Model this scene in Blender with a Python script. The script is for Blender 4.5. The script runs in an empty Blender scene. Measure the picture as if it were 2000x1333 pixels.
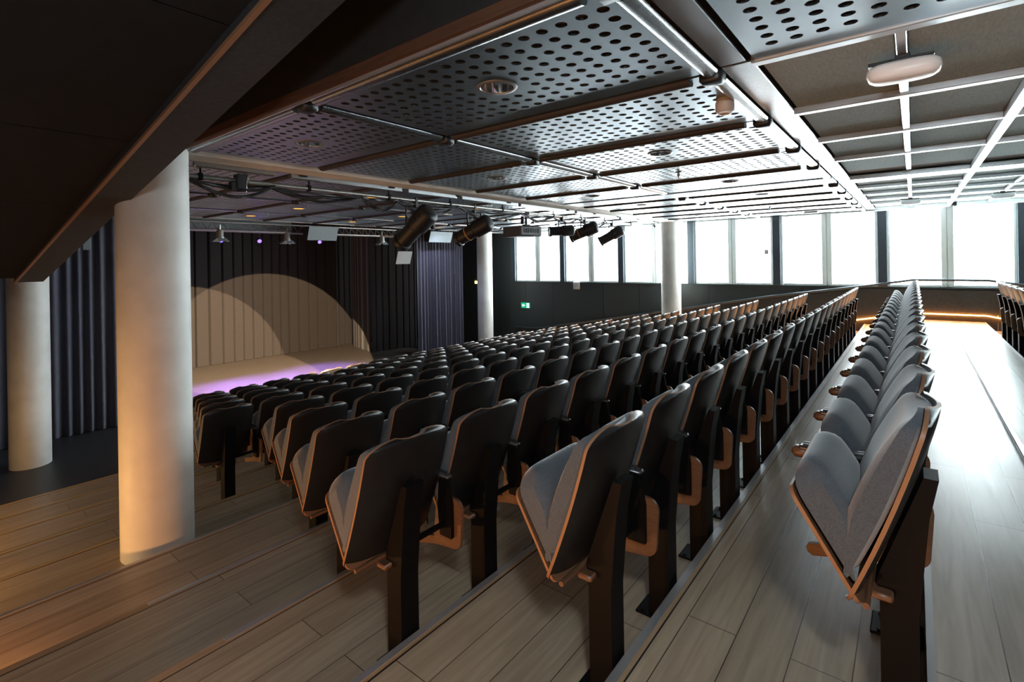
import bpy, math, random
from mathutils import Vector, Matrix
random.seed(7)
C = bpy.context.scene.collection
sc = bpy.context.scene
R = math.radians

# ---------------------------------------------------------------- levels
EYE = 1.34                      # eye height over the top platform
RISE = 0.1583; DEPTH = 0.8906; NOSE0 = -0.019
CZ = EYE + 11 * RISE            # eye height over the stage-level floor (z = 0)
def Z(z): return z + CZ
def tier_z(k): return CZ - EYE - k * RISE
def nose_y(k): return NOSE0 + k * DEPTH
CEIL = 1.0                      # panel underside, relative to the eye
WX = 13.5                       # window wall
GY = -0.55                      # glass partition

# ---------------------------------------------------------------- helpers
class MB:
    def __init__(s): s.v = []; s.f = []; s.m = []
    def face(s, pts, mi=0):
        b = len(s.v); s.v += [tuple(p) for p in pts]; s.f.append(tuple(range(b, b + len(pts)))); s.m.append(mi)
    def box(s, x0, x1, y0, y1, z0, z1, mi=0, M=None):
        p = [(x, y, z) for z in (z0, z1) for y in (y0, y1) for x in (x0, x1)]
        if M is not None: p = [tuple(M @ Vector(q)) for q in p]
        b = len(s.v); s.v += p
        for f in ((0,2,3,1),(4,5,7,6),(0,1,5,4),(2,6,7,3),(0,4,6,2),(1,3,7,5)):
            s.f.append(tuple(b + i for i in f)); s.m.append(mi)
    def rbox(s, x0, x1, y0, y1, z0, z1, r=.004, mi=0, M=None):
        # box with chamfered edges
        cx, cy, cz = (x0+x1)/2, (y0+y1)/2, (z0+z1)/2
        hx, hy, hz = abs(x1-x0)/2, abs(y1-y0)/2, abs(z1-z0)/2
        r = min(r, hx*.9, hy*.9, hz*.9)
        idx = {}; b = len(s.v)
        for sx in (-1,1):
            for sy in (-1,1):
                for sz in (-1,1):
                    for a in range(3):
                        p = [sx*(hx-(r if a != 0 else 0)), sy*(hy-(r if a != 1 else 0)), sz*(hz-(r if a != 2 else 0))]
                        q = Vector((cx+p[0], cy+p[1], cz+p[2]))
                        if M is not None: q = M @ q
                        idx[(sx,sy,sz,a)] = len(s.v); s.v.append(tuple(q))
        def add(l): s.f.append(tuple(l)); s.m.append(mi)
        for sg in (-1,1):
            l = [idx[(sg,a,c,0)] for a,c in ((-1,-1),(1,-1),(1,1),(-1,1))]; add(l if sg > 0 else l[::-1])
            l = [idx[(a,sg,c,1)] for a,c in ((-1,-1),(1,-1),(1,1),(-1,1))]; add(l[::-1] if sg > 0 else l)
            l = [idx[(a,c,sg,2)] for a,c in ((-1,-1),(1,-1),(1,1),(-1,1))]; add(l if sg > 0 else l[::-1])
        for sx in (-1,1):
            for sy in (-1,1):
                l = [idx[(sx,sy,-1,0)], idx[(sx,sy,-1,1)], idx[(sx,sy,1,1)], idx[(sx,sy,1,0)]]; add(l if sx*sy > 0 else l[::-1])
        for sx in (-1,1):
            for sz in (-1,1):
                l = [idx[(sx,-1,sz,0)], idx[(sx,1,sz,0)], idx[(sx,1,sz,2)], idx[(sx,-1,sz,2)]]; add(l if sx*sz > 0 else l[::-1])
        for sy in (-1,1):
            for sz in (-1,1):
                l = [idx[(-1,sy,sz,1)], idx[(-1,sy,sz,2)], idx[(1,sy,sz,2)], idx[(1,sy,sz,1)]]; add(l if sy*sz > 0 else l[::-1])
        for sx in (-1,1):
            for sy in (-1,1):
                for sz in (-1,1):
                    l = [idx[(sx,sy,sz,a)] for a in range(3)]; add(l if sx*sy*sz > 0 else l[::-1])
    def tube(s, pts, r, n=10, mi=0, cap=True):
        pts = [Vector(p) for p in pts]; rings = []
        rs = r if isinstance(r, (list, tuple)) else [r]*len(pts)
        up = None
        for i, p in enumerate(pts):
            a = pts[max(i-1,0)]; c = pts[min(i+1,len(pts)-1)]
            t = (c-a).normalized() if (c-a).length > 1e-9 else Vector((0,0,1))
            if up is None: up = Vector((0,0,1)) if abs(t.z) < .9 else Vector((1,0,0))
            e1 = t.cross(up).normalized(); e2 = e1.cross(t).normalized(); up = e2
            b = len(s.v)
            for j in range(n):
                an = 2*math.pi*j/n
                s.v.append(tuple(p + (e1*math.cos(an)+e2*math.sin(an))*rs[i]))
            rings.append(b)
        for i in range(len(rings)-1):
            for j in range(n):
                k = (j+1) % n
                s.f.append((rings[i]+j, rings[i]+k, rings[i+1]+k, rings[i+1]+j)); s.m.append(mi)
        if cap:
            s.f.append(tuple(rings[0]+j for j in range(n))[::-1]); s.m.append(mi)
            s.f.append(tuple(rings[-1]+j for j in range(n))); s.m.append(mi)
    def lathe(s, prof, c, n=32, mi=0, M=None):
        b = len(s.v)
        for (r, z) in prof:
            for j in range(n):
                an = 2*math.pi*j/n
                q = Vector((c[0]+r*math.cos(an), c[1]+r*math.sin(an), c[2]+z))
                if M is not None: q = M @ q
                s.v.append(tuple(q))
        for i in range(len(prof)-1):
            for j in range(n):
                k = (j+1) % n
                s.f.append((b+i*n+j, b+i*n+k, b+(i+1)*n+k, b+(i+1)*n+j)); s.m.append(mi)
    def grid(s, P, mi=0, flip=False):
        nr, nc = len(P), len(P[0]); b = len(s.v)
        for r_ in P: s.v += [tuple(p) for p in r_]
        for i in range(nr-1):
            for j in range(nc-1):
                f = (b+i*nc+j, b+i*nc+j+1, b+(i+1)*nc+j+1, b+(i+1)*nc+j)
                s.f.append(f[::-1] if flip else f); s.m.append(mi)
    def prism(s, poly, axis, a0, a1, mi=0):
        # poly in the two other axes, extruded along axis
        def P(q, a):
            return {'x': (a, q[0], q[1]), 'y': (q[0], a, q[1]), 'z': (q[0], q[1], a)}[axis]
        n = len(poly); b = len(s.v)
        s.v += [P(q, a0) for q in poly] + [P(q, a1) for q in poly]
        s.f.append(tuple(range(b, b+n))[::-1]); s.m.append(mi)
        s.f.append(tuple(range(b+n, b+2*n))); s.m.append(mi)
        for i in range(n):
            j = (i+1) % n
            s.f.append((b+i, b+j, b+n+j, b+n+i)); s.m.append(mi)
    def mesh(s, name, mats, smooth=35):
        me = bpy.data.meshes.new(name); me.from_pydata(s.v, [], s.f)
        for m in (mats if isinstance(mats, (list, tuple)) else [mats]): me.materials.append(m)
        me.polygons.foreach_set('material_index', s.m)
        if smooth:
            me.polygons.foreach_set('use_smooth', [True]*len(s.f)); me.validate()
            import bmesh
            bm = bmesh.new(); bm.from_mesh(me)
            bmesh.ops.remove_doubles(bm, verts=bm.verts, dist=1e-5)
            bmesh.ops.recalc_face_normals(bm, faces=bm.faces) if smooth > 0 else None
            bm.to_mesh(me); bm.free()
            me.set_sharp_from_angle(angle=R(abs(smooth)))
        me.update(); return me
    def obj(s, name, mats, parent=None, smooth=35):
        return link(name, s.mesh(name, mats, smooth), parent)

def link(name, data, parent=None, loc=None):
    o = bpy.data.objects.new(name, data); C.objects.link(o)
    if parent: o.parent = parent
    if loc: o.location = loc
    return o
def tag(o, label, cat, group=None, kind=None):
    o['label'] = label; o['category'] = cat
    if group: o['group'] = group
    if kind: o['kind'] = kind
    return o
def thing(name, label, cat, loc, rotz=0, group=None):
    o = bpy.data.objects.new(name, None); C.objects.link(o); o.empty_display_size = .1
    o.location = loc; o.rotation_euler = (0,0,rotz); return tag(o, label, cat, group)
def struct(mb, name, mats, smooth=0):
    o = mb.obj(name, mats, None, smooth); o['kind'] = 'structure'; return o
def copy_tree(o, parent=None):
    c = o.copy(); C.objects.link(c); c.parent = parent
    for ch in o.children: copy_tree(ch, c)
    return c

# ---------------------------------------------------------------- materials
def mat(name, col, rough=.5, metal=0., spec=.5, emit=None, es=0., sheen=0.):
    m = bpy.data.materials.new(name); m.use_nodes = True
    b = m.node_tree.nodes['Principled BSDF']
    b.inputs['Base Color'].default_value = (*col, 1); b.inputs['Roughness'].default_value = rough
    b.inputs['Metallic'].default_value = metal; b.inputs['Specular IOR Level'].default_value = spec
    if sheen:
        b.inputs['Sheen Weight'].default_value = sheen; b.inputs['Sheen Roughness'].default_value = .5
    if emit: b.inputs['Emission Color'].default_value = (*emit, 1); b.inputs['Emission Strength'].default_value = es
    return m
def nt(m): return m.node_tree.nodes, m.node_tree.links, m.node_tree.nodes['Principled BSDF']
def mottled(m, c1, c2, scale, stretch=(1,1,1), bump=0., detail=4., rough=None):
    N, L, B = nt(m)
    tc = N.new('ShaderNodeTexCoord'); mp = N.new('ShaderNodeMapping'); mp.inputs['Scale'].default_value = stretch
    nz = N.new('ShaderNodeTexNoise'); nz.inputs['Scale'].default_value = scale; nz.inputs['Detail'].default_value = detail
    cr = N.new('ShaderNodeValToRGB'); cr.color_ramp.elements[0].position = .3; cr.color_ramp.elements[1].position = .7
    cr.color_ramp.elements[0].color = (*c1,1); cr.color_ramp.elements[1].color = (*c2,1)
    L.new(tc.outputs['Object'], mp.inputs[0]); L.new(mp.outputs[0], nz.inputs['Vector']); L.new(nz.outputs[0], cr.inputs[0])
    L.new(cr.outputs[0], B.inputs['Base Color'])
    if bump:
        bp = N.new('ShaderNodeBump'); bp.inputs['Strength'].default_value = bump; bp.inputs['Distance'].default_value = .003
        L.new(nz.outputs[0], bp.inputs['Height']); L.new(bp.outputs[0], B.inputs['Normal'])
    if rough:
        mr = N.new('ShaderNodeMapRange'); mr.inputs[3].default_value = rough[0]; mr.inputs[4].default_value = rough[1]
        L.new(nz.outputs[0], mr.inputs[0]); L.new(mr.outputs[0], B.inputs['Roughness'])
    return m
def planks(name, c1, c2, seam, w=.19, ln=2.1, rough=.35, off=(0,0,0)):
    m = mat(name, c1, rough); N, L, B = nt(m)
    tc = N.new('ShaderNodeTexCoord'); mp = N.new('ShaderNodeMapping'); mp.inputs['Location'].default_value = off
    br = N.new('ShaderNodeTexBrick'); br.offset = .37; br.inputs['Scale'].default_value = 1
    br.inputs['Brick Width'].default_value = ln; br.inputs['Row Height'].default_value = w
    br.inputs['Mortar Size'].default_value = .0022; br.inputs['Mortar Smooth'].default_value = .2
    br.inputs['Bias'].default_value = 0
    br.inputs['Color1'].default_value = (*c1,1); br.inputs['Color2'].default_value = (*c2,1); br.inputs['Mortar'].default_value = (*seam,1)
    L.new(tc.outputs['Object'], mp.inputs[0]); L.new(mp.outputs[0], br.inputs['Vector'])
    mp2 = N.new('ShaderNodeMapping'); mp2.inputs['Scale'].default_value = (.9, 14, 14)
    nz = N.new('ShaderNodeTexNoise'); nz.inputs['Scale'].default_value = 2.2; nz.inputs['Detail'].default_value = 7; nz.inputs['Distortion'].default_value = .6
    L.new(tc.outputs['Object'], mp2.inputs[0]); L.new(mp2.outputs[0], nz.inputs['Vector'])
    cr = N.new('ShaderNodeValToRGB'); cr.color_ramp.elements[0].position = .3; cr.color_ramp.elements[1].position = .72
    cr.color_ramp.elements[0].color = (.66,.64,.62,1); cr.color_ramp.elements[1].color = (1.08,1.08,1.08,1)
    L.new(nz.outputs[0], cr.inputs[0])
    mx = N.new('ShaderNodeMix'); mx.data_type = 'RGBA'; mx.blend_type = 'MULTIPLY'; mx.inputs[0].default_value = .8
    L.new(br.outputs['Color'], mx.inputs[6]); L.new(cr.outputs[0], mx.inputs[7]); L.new(mx.outputs[2], B.inputs['Base Color'])
    mr = N.new('ShaderNodeMapRange'); mr.inputs[3].default_value = rough-.06; mr.inputs[4].default_value = rough+.1
    L.new(nz.outputs[0], mr.inputs[0]); L.new(mr.outputs[0], B.inputs['Roughness'])
    bp = N.new('ShaderNodeBump'); bp.inputs['Strength'].default_value = .25; bp.inputs['Distance'].default_value = .002; bp.invert = True
    L.new(br.outputs['Fac'], bp.inputs['Height']); L.new(bp.outputs[0], B.inputs['Normal'])
    return m
def emis(name, col, s):
    m = bpy.data.materials.new(name); m.use_nodes = True; N = m.node_tree.nodes; N.clear()
    e = N.new('ShaderNodeEmission'); e.inputs[0].default_value = (*col,1); e.inputs[1].default_value = s
    o = N.new('ShaderNodeOutputMaterial'); m.node_tree.links.new(e.outputs[0], o.inputs[0]); return m

M = {}
M['oak'] = planks('oak_planks', (.43,.345,.245), (.35,.275,.19), (.05,.03,.02))
M['oak_top'] = planks('oak_planks_platform', (.44,.385,.32), (.37,.32,.265), (.05,.035,.025), w=.19, off=(0,.03,0), rough=.33)
M['oak_edge'] = mottled(mat('oak_edge', (.36,.24,.14), .4), (.30,.19,.10), (.42,.29,.18), 5, (.6,10,10))
M['nosing'] = mat('anodised_nosing', (.42,.42,.43), .35, .6)
M['nosing_glint'] = mat('nosing_warm_glint', (.55,.42,.22), .38, .6)  # metal nosing on the lit tiers, warm lamp glint put into its colour
M['dark_floor'] = mottled(mat('stage_level_floor', (.03,.032,.036), .42), (.024,.026,.03), (.045,.047,.052), 8, rough=(.35,.5))
M['stage'] = mottled(mat('stage_boards', (.10,.085,.07), .65), (.085,.072,.06), (.12,.10,.082), 3, (1,6,1))
M['black_wall'] = mottled(mat('black_wall', (.012,.012,.014), .8), (.009,.009,.011), (.018,.018,.021), 6)
M['soffit'] = mottled(mat('soffit_black', (.006,.0065,.008), .85), (.0045,.005,.006), (.009,.0095,.011), 9)
M['beam_dark'] = mottled(mat('beam_charcoal', (.034,.037,.040), .75), (.028,.030,.033), (.042,.045,.049), 40)
M['panel_wall'] = mottled(mat('wall_panel_charcoal', (.035,.042,.042), .5), (.028,.034,.034), (.045,.052,.050), 30)
M['wainscot'] = mottled(mat('wainscot_brown_black', (.035,.028,.022), .5), (.028,.022,.018), (.045,.036,.028), 24)
M['plaster'] = mottled(mat('column_plaster', (.58,.58,.55), .55), (.53,.53,.50), (.63,.63,.60), 3.5, bump=.08)
M['beam_plaster'] = mottled(mat('beam_plaster', (.50,.46,.40), .6), (.44,.40,.35), (.55,.51,.45), 5)
def alu(name, c, r, an=.0):
    m = mat(name, c, r, 1.); N, L, B = nt(m)
    tc = N.new('ShaderNodeTexCoord'); mp = N.new('ShaderNodeMapping'); mp.inputs['Scale'].default_value = (40,2,40)
    nz = N.new('ShaderNodeTexNoise'); nz.inputs['Scale'].default_value = 8; nz.inputs['Detail'].default_value = 3
    mr = N.new('ShaderNodeMapRange'); mr.inputs[3].default_value = r-.05; mr.inputs[4].default_value = r+.07
    L.new(tc.outputs['Object'], mp.inputs[0]); L.new(mp.outputs[0], nz.inputs['Vector']); L.new(nz.outputs[0], mr.inputs[0]); L.new(mr.outputs[0], B.inputs['Roughness'])
    return m
M['alu'] = alu('perforated_aluminium', (.37,.43,.47), .33)
M['alu_roll'] = alu('rolled_aluminium', (.44,.46,.48), .28)
M['alu_roll_shaded'] = mat('shaded_edge_roll', (.04,.032,.028), .55, 0., .3)  # aluminium roll, the shade of its window-averted side painted as dark brown
M['alu_white'] = mat('silver_bar', (.62,.65,.68), .3, .75)
M['black_back'] = mottled(mat('plenum_felt', (.10,.075,.06), .9), (.08,.06,.05), (.13,.10,.08), 12)
M['rubber'] = mat('black_corner_cap', (.012,.012,.013), .45)
M['felt'] = mottled(mat('grey_felt_tile', (.33,.38,.365), .95), (.28,.33,.32), (.38,.43,.41), 22, (1,5,1), detail=6)
M['chrome'] = mat('chrome_reflector', (.8,.8,.8), .12, 1.)
M['trim_ring'] = mat('grey_trim_ring', (.25,.27,.29), .4, .7)
M['fabric'] = mottled(mat('grey_wool', (.052,.066,.080), .95, sheen=.35), (.038,.049,.060), (.070,.086,.102), 260, detail=2, bump=.35)
M['ply_dark'] = mottled(mat('black_stained_ply', (.006,.006,.007), .38, spec=.5), (.005,.005,.0055), (.008,.008,.009), 7, (1,1,14))
M['ply'] = mottled(mat('walnut_ply', (.11,.055,.028), .42), (.085,.04,.02), (.14,.07,.035), 6, (1,1,16))
M['ply_edge'] = mat('ply_edge', (.22,.11,.055), .5)
M['black_metal'] = mat('black_metal', (.0025,.0025,.003), .55, 0., .12)
M['arm'] = mat('dark_armrest', (.05,.05,.055), .25, .2)
M['curtain'] = mottled(mat('black_velvet', (.016,.015,.019), .9, sheen=.3), (.012,.011,.015), (.022,.021,.026), 30, (6,6,.3))
M['curtain_back'] = mottled(mat('charcoal_velvet', (.026,.023,.022), .95, sheen=.1), (.021,.0185,.018), (.031,.027,.026), 30, (6,6,.3))
M['curtain_blue'] = mottled(mat('midnight_velvet', (.06,.06,.085), .85, sheen=.5), (.048,.048,.07), (.075,.075,.105), 30, (6,6,.3))
M['frame_dark'] = mat('window_post_dark', (.045,.06,.075), .45, .2)
M['frame_light'] = mat('window_frame_light', (.80,.86,.83), .5)
M['wood_trim'] = mottled(mat('wood_trim', (.075,.038,.022), .65, spec=.25), (.06,.03,.017), (.09,.046,.027), 6, (10,.6,10))
M['wood_strip'] = mat('oak_strip', (.32,.17,.09), .5)
M['white_plastic'] = mat('white_plastic', (.88,.9,.92), .35)
M['grey_plastic'] = mat('grey_plastic', (.45,.46,.46), .45)
M['lamp_body'] = mat('lamp_black', (.008,.008,.010), .5, 0.)
M['proj'] = mat('projector_grey', (.06,.065,.07), .5)
M['proj_side'] = mat('projector_side', (.22,.24,.25), .5)
M['truss'] = mat('truss_alu', (.4,.39,.36), .4, .8)
M['grille'] = mottled(mat('speaker_grille', (.17,.20,.21), .7), (.14,.17,.18), (.20,.23,.24), 220)
M['green'] = mat('exit_green', (.0,.22,.11), .4, emit=(0,.35,.17), es=.25)
M['white_sign'] = mat('sign_white', (.85,.9,.87), .4, emit=(.8,1,.9), es=.35)
M['lens_blue'] = emis('blue_led_lens', (.2,.12,1.), .7)
M['day'] = emis('daylight_pane', (.86,.965,1.), 6.3)
M['led'] = emis('warm_led', (1., .38, .08), 8.)
M['led_near'] = emis('warm_led_aisle', (1., .36, .07), 1.6)
M['glow'] = emis('warm_bulb', (1., .42, .08), .40)
M['glow_y'] = emis('yellow_bulb', (1.,.8,.2), .8)
M['cable'] = mat('cable_black', (.015,.015,.017), .5)

def glass_mat():
    m = bpy.data.materials.new('partition_glass'); m.use_nodes = True; N = m.node_tree.nodes; L = m.node_tree.links; N.clear()
    fr = N.new('ShaderNodeFresnel'); fr.inputs[0].default_value = 1.6
    mul = N.new('ShaderNodeMath'); mul.operation = 'MULTIPLY'; mul.inputs[1].default_value = 1.6; mul.use_clamp = True
    tr = N.new('ShaderNodeBsdfTransparent'); tr.inputs[0].default_value = (.86,.93,.92,1)
    gl = N.new('ShaderNodeBsdfGlossy'); gl.inputs['Roughness'].default_value = .0; gl.inputs[0].default_value = (.95,1,1,1)
    mx = N.new('ShaderNodeMixShader'); o = N.new('ShaderNodeOutputMaterial')
    L.new(fr.outputs[0], mul.inputs[0]); L.new(mul.outputs[0], mx.inputs[0]); L.new(tr.outputs[0], mx.inputs[1]); L.new(gl.outputs[0], mx.inputs[2]); L.new(mx.outputs[0], o.inputs[0])
    return m
M['glass'] = glass_mat()

# ---------------------------------------------------------------- the setting
XL = -0.45                       # wall on the near side of the tiers
floor = MB()
floor.box(XL, WX, -2.6, nose_y(0), -.05, tier_z(0))
o = struct(floor, 'floor', M['oak_top'])
tiers = MB()
for k in range(1, 11):
    tiers.box(XL, WX, nose_y(k-1), nose_y(k)-.02, -.05, tier_z(k))
struct(tiers, 'floor', M['oak'])
fl = MB(); fl.box(XL, WX, nose_y(10), 16.2, -.1, 0); struct(fl, 'floor', M['dark_floor'])
n_trim = 0
for k in range(0, 11):
    y = nose_y(k); z = tier_z(k)
    mb = MB(); xs = {3: 1.02, 4: .95}.get(k, XL)
    mb.box(XL, WX, y-.02, y, z-RISE-.02, z-.003, 0)                  # riser board
    if k: mb.box(XL, WX, y-.052, y-.046, z-.01, z+.0012, 2)
    if k:
        mb.box(XL, WX, y-.045, y+.003, z-.02, z+.002, 0)
        if k <= 5 or k >= 11: mb.box(xs, WX, y-.03, y+.004, z-.012, z+.005, 1)
        else: mb.box(XL, WX, y-.026, y+.004, z-.012, z+.006, 3)
    else:
        mb.box(XL, WX, y-.02, y+.003, z-.02, z+.003, 1)
    n_trim += 1
    t = struct(mb, 'trim_%d' % n_trim, [M['oak_edge'], M['nosing'], M['rubber'], M['nosing_glint']])
# stage
st = MB(); st.box(3.6, 10.9, 11.9, 16.15, 0.0, Z(-2.80)); s_o = st.obj('stage_platform', M['stage'], None, 0)
tag(s_o, 'low brown stage platform in front of the spotlit back curtain', 'stage')

# walls
w = MB(); w.box(XL-.1, XL, -2.6, 16.2, 0, Z(2.4)); struct(w, 'wall_left', M['black_wall'])
w = MB(); w.box(XL-.1, WX+.3, -2.75, -2.6, 0, Z(2.4)); struct(w, 'wall_back', M['black_wall'])
w = MB(); w.box(XL-.1, WX+.3, 16.2, 16.35, 0, Z(2.4)); struct(w, 'wall_front', M['black_wall'])
SILL = -.665; HEAD = 1.0
w = MB()
w.box(WX+.03, WX+.25, -2.6, 16.2, 0, Z(SILL))                         # parapet core
w.box(WX+.0, WX+.25, 10.72, 16.2, Z(SILL), Z(1.6))                    # blank part toward the stage
w.box(WX+.0, WX+.25, -2.6, 10.72, Z(HEAD), Z(1.6))                    # head
w.box(WX+.0, WX+.25, -2.6, -1.62-2.05, Z(SILL), Z(HEAD))
seams = [-2.6,-.9,1.0,2.05,4.2,6.15,7.3,9.1,10.2,11.7,13.5,16.2]
for a, b in zip(seams, seams[1:]):
    w.box(WX, WX+.03, a+.004, b-.004, 0, Z(SILL)-.03)
w.box(WX-.03, WX+.2, -2.6, 10.75, Z(SILL)-.03, Z(SILL))              # sill board
struct(w, 'wall_right', M['panel_wall'])
# windows: pairs of panes between dark posts
posts = [-3.67,-1.62,.53,2.60,4.66,6.70,8.74,10.72]
posts = [-3.67,-1.60,.53,2.59,4.65,6.69,8.72,10.70]
for i in range(len(posts)-1):
    y0, y1 = posts[i]+.085, posts[i+1]-.085; ym = (y0+y1)/2
    mb = MB()
    for a, b in ((y0, y0+.05), (y1-.05, y1), (ym-.10, ym-.008), (ym+.008, ym+.10)):
        mb.rbox(WX+.02, WX+.12, a, b, Z(SILL), Z(HEAD), .006)
    mb.box(WX+.05, WX+.10, ym-.01, ym+.01, Z(SILL), Z(HEAD))
    for a, b in ((y0+.05, ym-.1), (ym+.1, y1-.05)):
        mb.rbox(WX+.03, WX+.12, a, b, Z(SILL), Z(SILL)+.045, .005); mb.rbox(WX+.03, WX+.12, a, b, Z(HEAD)-.03, Z(HEAD), .005)
    wn = mb.obj('window_%d' % (i+1), M['frame_light'], None, 30); wn['kind'] = 'structure'
    for a, b in ((y0+.05, ym-.1), (ym+.1, y1-.05)):
        p = MB(); p.box(WX+.09, WX+.10, a, b, Z(SILL)+.045, Z(HEAD)-.03); p.obj('pane', M['day'], wn, 0)
    n_trim += 1
    mb = MB(); mb.rbox(WX-.05, WX+.14, posts[i+1]-.085, posts[i+1]+.085, Z(SILL), Z(HEAD), .006); struct(mb, 'trim_%d' % n_trim, M['frame_dark'])
n_trim += 1; mb = MB(); mb.rbox(WX-.05, WX+.14, posts[0]-.085, posts[0]+.085, Z(SILL), Z(HEAD), .006); struct(mb, 'trim_%d' % n_trim, M['frame_dark'])

# wainscot + LED + handrail along the far aisle (follow the rake)
def floor_at(y):
    if y < NOSE0: return tier_z(0)
    return tier_z(min(11, (y-NOSE0)/DEPTH + .5))
mb = MB()
ys = [-2.6, 0.0] + [DEPTH*k for k in range(1, 12)]
poly = []
rail = [(-2.6,-.515),(.02,-.515),(.75,-.64),(2.81,-.95),(4.83,-1.33),(9.74,-2.2),(10.6,-2.2)]
poly = [(y, Z(min(z-.03, SILL-.05))) for y, z in rail] + [(10.6, 0), (-2.6, 0)]
mb.prism(poly, 'x', WX-.03, WX-.001); n_trim += 1; struct(mb, 'trim_%d' % n_trim, M['wainscot'])
def cap_run(pts, x, hw, hh, name, mt, label, cat):
    mb = MB()
    for (a, b) in zip(pts, pts[1:]):
        p = [(a[0], Z(a[1])-hh), (b[0], Z(b[1])-hh), (b[0], Z(b[1])+hh), (a[0], Z(a[1])+hh)]
        mb.prism(p, 'x', x-hw, x+hw)
    return mb
hr = thing('handrail', 'dark handrail running down the rake along the window wall', 'handrail', (WX-.09, 0, 0))
mb = MB(); mb.tube([(0, y, Z(z)) for y, z in rail], .026, 10); mb.obj('rail', M['frame_dark'], hr)
for y, z in ((-1.9,-.515),(-.5,-.515),(.75,-.64),(2.0,-.83),(3.4,-1.06),(4.83,-1.33),(6.3,-1.59),(7.8,-1.86),(9.3,-2.12)):
    mb = MB(); mb.tube([(0,y,Z(z)-.01),(.0,y,Z(z)-.06),(.06,y,Z(z)-.09)], .007, 6); mb.obj('bracket', M['frame_dark'], hr)
led = [(-2.5,-1.21),(0.0,-1.21),(1.05,-1.42),(9.0,-1.42-.1777*7.95)]
mb = MB()
for a, b in zip(led, led[1:]): mb.prism([(a[0],Z(a[1])-.009),(b[0],Z(b[1])-.009),(b[0],Z(b[1])+.009),(a[0],Z(a[1])+.009)], 'x', WX-.065, WX-.032)
tag(mb.obj('led_strip', M['led'], None, 0), 'glowing amber LED strip low on the wall under the windows', 'light strip')
led2 = [(.5,-1.33-.1777*.5),(9.0,-1.33-.1777*9.0)]
mb = MB()
for a, b in zip(led2, led2[1:]): mb.prism([(a[0],Z(a[1])-.012),(b[0],Z(b[1])-.012),(b[0],Z(b[1])+.012),(a[0],Z(a[1])+.012)], 'x', XL+.004, XL+.03)
tag(mb.obj('led_strip', M['led_near'], None, 0), 'amber LED strip along the foot of the near side wall', 'light strip')

# ceilings
c = MB()
c.box(1.6, WX, .62, 11.15, Z(CEIL)+.14, Z(CEIL)+.3)
c.box(1.6, WX, GY-.02, .62, Z(CEIL)+.10, Z(CEIL)+.3)
struct(c, 'ceiling', M['black_back'])
c = MB(); c.box(XL-.1, 1.6, -2.75, 16.35, Z(1.95), Z(2.1)); c.box(1.6, WX+.3, 11.15, 16.35, Z(1.5), Z(1.65)); c.box(1.6, WX+.3, -2.75, GY-.03, Z(CEIL)+.06, Z(CEIL)+.3); struct(c, 'ceiling', M['soffit'])
# edge of the panelled ceiling on the near side: wood lining with a bright lip
n_trim += 1; mb = MB(); mb.box(1.562, 1.59, -2.6, 11.2, Z(CEIL)-.005, Z(CEIL)+.05, 0); mb.box(1.588, 1.60, -2.6, 11.2, Z(CEIL)-.022, Z(CEIL)+.04, 1); mb.box(1.56, 1.6, -2.6, 11.2, Z(CEIL)+.05, Z(1.97), 2)
struct(mb, 'trim_%d' % n_trim, [M['wood_trim'], M['alu_white'], M['soffit']])
# bulkhead at the stage end of the panels
n_trim += 1; mb = MB(); mb.box(1.6, WX, 11.12, 11.2, Z(CEIL)-.01, Z(1.5)); struct(mb, 'trim_%d' % n_trim, M['beam_plaster'])

# sloping dark soffit and beam over the near stair
SL = .195
def sl(y, z0): return Z(z0 - SL*y)
mb = MB()
seg = [-2.6, -.6, .9, 2.3, 3.7, 5.1, 6.6, 8.12]
for a, b in zip(seg, seg[1:]):
    mb.prism([(a+.006, sl(a,1.49)), (b-.006, sl(b,1.49)), (b-.006, sl(b,1.60)), (a+.006, sl(a,1.60))], 'x', XL, .95)
    mb.prism([(a, sl(a,1.50)), (b, sl(b,1.50)), (b, sl(b,1.58)), (a, sl(a,1.58))], 'x', XL, .95)
struct(mb, 'ceiling', M['soffit'])
mb = MB()
mb.prism([(-2.6, sl(-2.6,1.44)), (8.12, sl(8.12,1.44)), (8.12, sl(8.12,1.44)+.34), (6.0, Z(1.95)), (-2.6, Z(1.95))], 'x', .95, 1.2)
bo = mb.obj('sloping_beam', M['beam_dark'], None, 0); tag(bo, 'charcoal boxed beam sloping down along the near stair', 'beam', kind='structure')
mb = MB(); mb.prism([(-2.6, sl(-2.6,1.425)), (8.12, sl(8.12,1.425)), (8.12, sl(8.12,1.445)), (-2.6, sl(-2.6,1.445))], 'x', .945, .968)
mb.obj('edge_strip', M['wood_strip'], bo, 0)

# plaster beam between the two near columns
mb = MB(); mb.rbox(1.62, WX, 4.83, 5.12, Z(CEIL)-.03, Z(CEIL)+.2, .01)
tag(mb.obj('plaster_beam', M['beam_plaster'], None, 0), 'pale plaster beam under the ceiling between two round columns', 'beam', kind='structure')

# columns
def column(x, y, z0, z1, label):
    mb = MB(); r = .25
    mb.lathe([(0,z0),(r,z0),(r,z1),(0,z1)], (x,y,0), 64)
    mb.lathe([(r+.001, z1-.03),(r+.006,z1-.03),(r+.006,z1)], (x,y,0), 64)
    o = mb.obj('column', M['plaster'], None, 40); tag(o, label, 'column', 'round plaster columns', 'structure')
column(1.388, 4.85, 0, Z(1.9), 'thick round white column on the near stair, lit orange low down')
column(12.95, 5.0, 0, Z(CEIL)-.02, 'round column rising from the far aisle in front of the windows')
column(1.44, 10.95, 0, Z(1.4), 'round white column standing on the dark floor at the far left')
column(12.28, 10.95, 0, Z(CEIL)-.02, 'slim pale column standing beside the lit blue curtain')

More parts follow.
